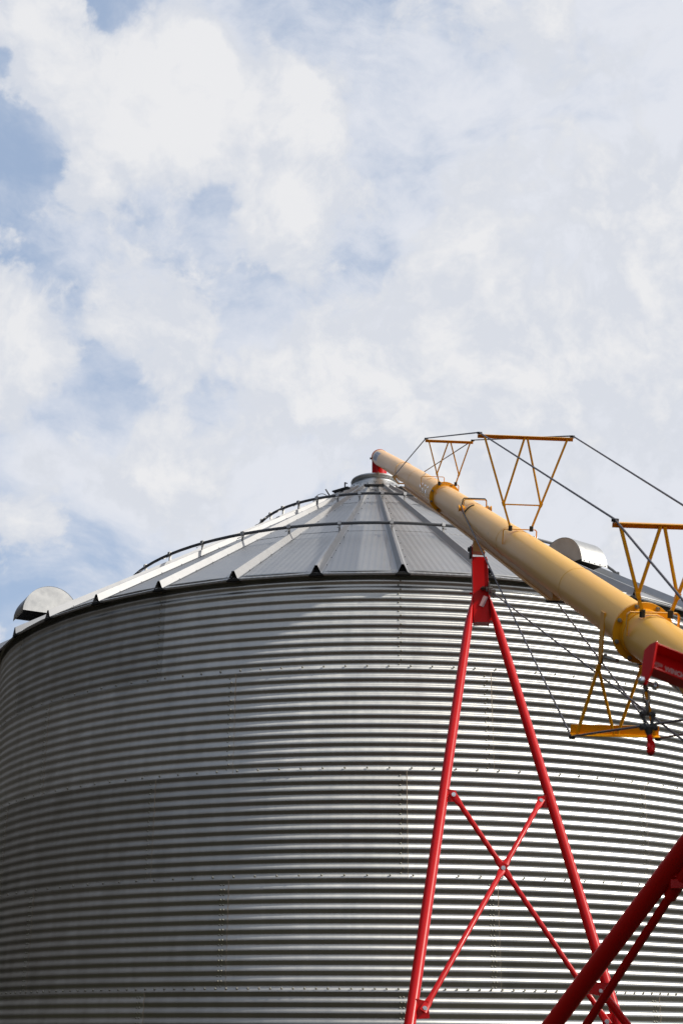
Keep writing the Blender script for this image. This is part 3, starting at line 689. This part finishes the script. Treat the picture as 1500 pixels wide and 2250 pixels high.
# lift arms towards the lower tube
a1, a2 = Vector((.993, 8.2, .134+ZC)), Vector((1.508, 7.0, .90+ZC))
m = MB(); m.cyl(ext(a1, a2, -1.35), ext(a1, a2, 2.0), .050, 32); la = m.build('lift_arm', M['red'], und)
t1, t2 = Vector((1.145, 8.1, 1.86)), Vector((1.477, 7.2, 2.464))
td = (t2-t1).normalized()
m = MB(); m.cyl(ext(t1, t2, -1.6), ext(t1, t2, 1.02), .0225, 20); m.cyl(ext(t1, t2, .98), ext(t1, t2, 2.2), .033, 20); m.build('ram', M['red'], und)
m = MB(); m.obox(ext(t1, t2, 1.06)+Vector((.045, -.03, 0)), (1, 0, .02), (0, 1, 0), (0, 0, 1), .09, .03, .022); m.obox(ext(t1, t2, 1.10)+Vector((-.045, 0, .035)), (-1, 0, .6), (0, 1, 0), (.6, 0, 1), .035, .02, .018)
m.cyl(ext(t1, t2, 1.10)+Vector((-.03, -.03, .04)), ext(t1, t2, 1.10)+Vector((-.03, .03, .04)), .012, 8); m.build('ram_bracket', M['red'], und, smooth=False, bevel=.003)
m = MB(); k1, k2 = Vector((1.325, 8.6, 2.03)), Vector((1.457, 8.6, 1.854)); m.cyl(k1, ext(k1, k2, 4.5), .024, 16); m.build('brace_tube', M['red'], und)
m = MB(); m.hexa([(1.28, 8.9, 2.045), (1.40, 8.9, 2.02), (1.40, 8.96, 2.02), (1.28, 8.96, 2.045), (1.27, 8.9, 2.115), (1.40, 8.9, 2.105), (1.40, 8.96, 2.105), (1.27, 8.96, 2.115)]); k = m.build('pivot_plate', M['red'], und, smooth=False)
m = MB(); m.disc((1.352, 8.9, 2.060), (0, -1, 0), .012, .012, 6); m.build('bolt', M['zinc'], k)
# axle and wheels
wl, wr = ext(LT, LB, 1.36), ext(RT, RB, 1.36)
m = MB(); m.bar(wl+Vector((-.15, 0, 0)), wr+Vector((.15, 0, 0)), .09, .09); m.build('axle', M['red'], und, smooth=False)
for p_, s_ in ((wl, -1), (wr, 1)):
    c = Vector((p_.x+s_*.28, p_.y, .36)); m = MB()
    vs = [(.20, -.09), (.30, -.10), (.345, -.08), (.36, -.03), (.36, .03), (.345, .08), (.30, .10), (.20, .09)]
    n = 40
    m.add([c+Vector((x, r*math.cos(2*PI*k/n), r*math.sin(2*PI*k/n))) for r, x in vs for k in range(n)], [(i*n+k, i*n+(k+1) % n, ((i+1) % 8)*n+(k+1) % n, ((i+1) % 8)*n+k) for i in range(8) for k in range(n)])
    w_ = m.build('wheel', M['tyre'], und)
    m = MB(); m.cyl(c+Vector((-.05, 0, 0)), c+Vector((.05, 0, 0)), .205, 32); m.cyl(c+Vector((-.09, 0, 0)), c+Vector((.09, 0, 0)), .05, 16); m.build('rim', M['white'], w_)

# ------------------------------------------------------------------ red hoist arm with hook
_a, _b = math.radians(24), math.radians(14)
hx = Vector((math.cos(_a)*math.cos(_b), math.sin(_a)*math.cos(_b), -math.sin(_b))); hn = Vector((math.sin(_a), -math.cos(_a), 0))     # along the arm, and out towards the camera
H0 = Vector((.815, 3.9, 2.838))
LA = 2.0; hz = hn.cross(hx)*-1
if hz.z < 0: hz = -hz
hd_ = Vector((0, 0, 1)); BH = .080
hoist = empty('hoist_arm', tuple(H0+hx*LA+Vector((0, 0, -H0.z))), 'red channel-section hoist arm at the right edge with worn white lettering', 'hoist arm')
m = MB(); W_ = .058
m.obox(H0+hx*(LA/2)-hz*.002-hn*(W_/2), hx, hn, hz, LA/2, W_/2, .002)
m.obox(H0+hx*(LA/2)-hz*(BH-.002)-hn*(W_/2), hx, hn, hz, LA/2, W_/2, .002)
m.obox(H0+hx*(LA/2)-hz*(BH/2)-hn*(W_-.002), hx, hn, hz, LA/2, .002, BH/2-.004)
m.build('channel', M['red'], hoist, smooth=False, bevel=.001)
m = MB()      # end plate: a tapered lug carrying the shackle
pl = [(0.0, .003), (-W_*.6, .002), (-W_-.002, -.010), (-W_-.002, -.06), (-W_*.80, -.122), (-W_*.45, -.127), (-.004, -BH)]
q0 = [H0+hn*(a+.002)+hz*b-hx*.001 for a, b in pl]; q1 = [v-hx*.006 for v in q0]; k = len(pl)
m.add(q0+q1, [tuple(range(k)), tuple(range(k, 2*k))[::-1]]+[(i, (i+1) % k, (i+1) % k+k, i+k) for i in range(k)])
m.build('end_plate', M['red'], hoist, smooth=False, bevel=.001)
m = MB(); pb = H0-hn*W_*.62-hz*.114; m.cyl(pb-hx*.02, pb+hx*.030, .007, 10); m.dome(pb+hx*.030, hx, .014, .014, 10); m.dome(pb-hx*.012, -hx, .013, .012, 8); m.build('shackle_pin', M['zinc'], hoist)
m = MB(); m.box(H0.x+hx.x*LA-.06, H0.x+hx.x*LA+.06, H0.y+hx.y*LA-.06, H0.y+hx.y*LA+.06, 0, H0.z+.05); m.build('post', M['red'], hoist, smooth=False, bevel=.005)
v, f = text_mesh('CAUTION')
def arm_text(txt, x0, w, z0_, h, nm='lettering'):
    v, f = text_mesh(txt); xs = [p[0] for p in v]; ys = [p[1] for p in v]
    m = MB(); m.add([H0+hx*(x0+w*(p[0]-min(xs))/(max(xs)-min(xs)))+hz*(z0_+h*(p[1]-min(ys))/(max(ys)-min(ys)))-hn*(W_-.0055) for p in v], f); return m.build(nm, M['ink'], hoist)
arm_text('CAUTION', .022, .036, -.043, .010); arm_text('MAX LIFT', .016, .030, -.050, .0045); arm_text('WINCH', .066, .07, -.050, .016); arm_text('DO NOT LIFT', .068, .07, -.062, .005); arm_text('PEOPLE', .080, .03, -.055, .003)
m = MB(); hp = [(.930, 4.07, 2.765), (.925, 4.06, 2.73), (.920, 4.06, 2.69), (.922, 4.06, 2.65), (.930, 4.05, 2.61), (.950, 4.05, 2.58), (1.02, 4.12, 2.60), (1.06, 4.16, 2.75)]
m.tube(hp, .0045, 8); m.build('loose_cable', M['cable'], hoist)

# chain, swivel and hook hanging from the lug
pb2 = pb-hx*.001
ch = empty('lifting_chain', tuple(pb2-hd_*.19), 'short steel chain with black swivel block and red hook under the red hoist arm', 'chain hook')
def link(c, ax, l=.044, w=.026, r=.0040):
    m = MB(); s_ = Vector(ax).normalized(); pts = []
    for k in range(16):
        a = 2*PI*k/16; x = (w/2-r)*math.cos(a); z = (w/2-r)*math.sin(a)+(l/2-w/2)*(1 if math.sin(a) >= 0 else -1); pts.append(Vector(c)+s_*x+hd_*z)
    m.tube(pts, r, 8, closed=True, up=tuple(s_.cross(hd_))); return m
vx = Vector((1, .25, 0)).normalized(); vy = Vector((-.25, 1, 0)).normalized()
zz = pb2.z
link((pb2.x, pb2.y, zz-.012), hn, .034, .024, .0042).build('chain_link', M['chain'], ch)
link((pb2.x, pb2.y, zz-.042), vx).build('chain_link', M['chain'], ch)
link((pb2.x, pb2.y, zz-.074), vy*.9+vx*.2, .046).build('chain_link', M['chain'], ch)
m = MB(); c = Vector((pb2.x, pb2.y, zz-.112))
for s_ in (-1, 1):
    m.tube([c+vx*s_*.013+hd_*.026, c+vx*s_*.015+hd_*.010, c+vx*s_*.011-hd_*.006, c+vx*s_*.015-hd_*.026], [.0065, .0055, .005, .007], 8)
for (z, l) in ((.018, .021), (-.020, .024)):
    m.cyl(c-vx*l+hd_*z, c+vx*l+hd_*z, .0060, 8); m.cyl(c-vx*(l+.001)+hd_*z, c-vx*(l-.006)+hd_*z, .0095, 6); m.cyl(c+vx*(l-.006)+hd_*z, c+vx*(l+.001)+hd_*z, .0095, 6)
m.tube([c-hd_*.020, c-hd_*.032, c-hd_*.046], [.015, .011, .0065], 10)
m.build('swivel_block', M['darksteel'], ch)
m = MB(); hpts = [(0, .0), (.001, -.010), (.0075, -.020), (.0105, -.031), (.0085, -.043), (.0015, -.051), (-.007, -.048), (-.0095, -.038), (-.0075, -.028)]
hc = c-hd_*.040
m.tube([hc+vx*x+vy*(x*1.2)+hd_*z for x, z in hpts], [.0075, .0090, .0102, .0108, .0110, .0100, .0085, .0068, .0045], 14, up=(0, 1, 0)); m.build('hook', M['red'], ch)

# ------------------------------------------------------------------ objects added outside the frame to shade the arms and mirror in the metal
def added_shed():  # added, never seen; blocks the sky so the lower left wall mirrors dark
    x0, x1, y0, y1, h, rz_ = -19.5, -10.2, -4, 30, 11.0, 14.5
    e = empty('added_machine_shed', ((x0+x1)/2, (y0+y1)/2, 0), 'tall dark brown building, added unseen left of the bin to darken its reflections', 'added_shed')
    m = MB(); n = int((y1-y0)/.25)
    for xx in (x0, x1):
        pts = [(xx+(.02 if i % 2 else 0), y0+(y1-y0)*i/n) for i in range(n+1)]
        for i in range(n): m.add([(pts[i][0], pts[i][1], 0), (pts[i+1][0], pts[i+1][1], 0), (pts[i+1][0], pts[i+1][1], h), (pts[i][0], pts[i][1], h)], [(0, 1, 2, 3)])
    xm = (x0+x1)/2
    for yy in (y0, y1): m.add([(x0, yy, 0), (x1, yy, 0), (x1, yy, h), (xm, yy, rz_), (x0, yy, h)], [(0, 1, 2, 3, 4)])
    m.build('wall', M['added_shed'], e, smooth=False)
    m = MB(); m.add([(x0-.4, y0-.3, h-.14), (xm, y0-.3, rz_+.03), (xm, y1+.3, rz_+.03), (x0-.4, y1+.3, h-.14), (x1+.4, y0-.3, h-.14), (x1+.4, y1+.3, h-.14)], [(0, 1, 2, 3), (1, 4, 5, 2)]); m.build('roof', M['darksteel'], e, smooth=False)
    m = MB(); m.box(x1+.03, x1+.09, 3, 8.5, 0, 4.6); m.build('door', M['darksteel'], e, smooth=False)
added_shed()
def added_trailer():  # added out of view only to keep sun off the near lift arms
    x0, x1, y0, y1 = 2.9, 5.4, 1.6, 8.2
    e = empty('added_grain_trailer', ((x0+x1)/2, (y0+y1)/2, 0), 'high-sided maroon grain box on wheels, added unseen to shade the lift arms', 'added_trailer')
    m = MB(); m.hexa([(x0+.5, y0+1.2, .9), (x1-.5, y0+1.2, .9), (x1-.5, y1-1.2, .9), (x0+.5, y1-1.2, .9), (x0, y0, 2.3), (x1, y0, 2.3), (x1, y1, 2.3), (x0, y1, 2.3)])
    m.hexa([(x0, y0, 2.301), (x1, y0, 2.301), (x1, y1, 2.301), (x0, y1, 2.301), (x0, y0, 4.25), (x1, y0, 4.25), (x1, y1, 4.25), (x0, y1, 4.25)])
    for k in range(9):
        y = y0+.2+(y1-y0-.4)*k/8
        for x in (x0-.04, x1+.04): m.box(x-.035, x+.035, y-.04, y+.04, 2.3, 4.25)
    m.build('hopper_body', M['added_trailer'], e, smooth=False)
    for (x, y) in ((x0+.25, y0+1.0), (x1-.25, y0+1.0), (x0+.25, y1-1.0), (x1-.25, y1-1.0)):
        m = MB(); m.cyl((x-.16, y, .5), (x+.16, y, .5), .5, 32); w = m.build('wheel', M['tyre'], e)
        m = MB(); m.cyl((x-.17, y, .5), (x+.17, y, .5), .26, 24); m.build('rim', M['white'], w)
added_trailer()
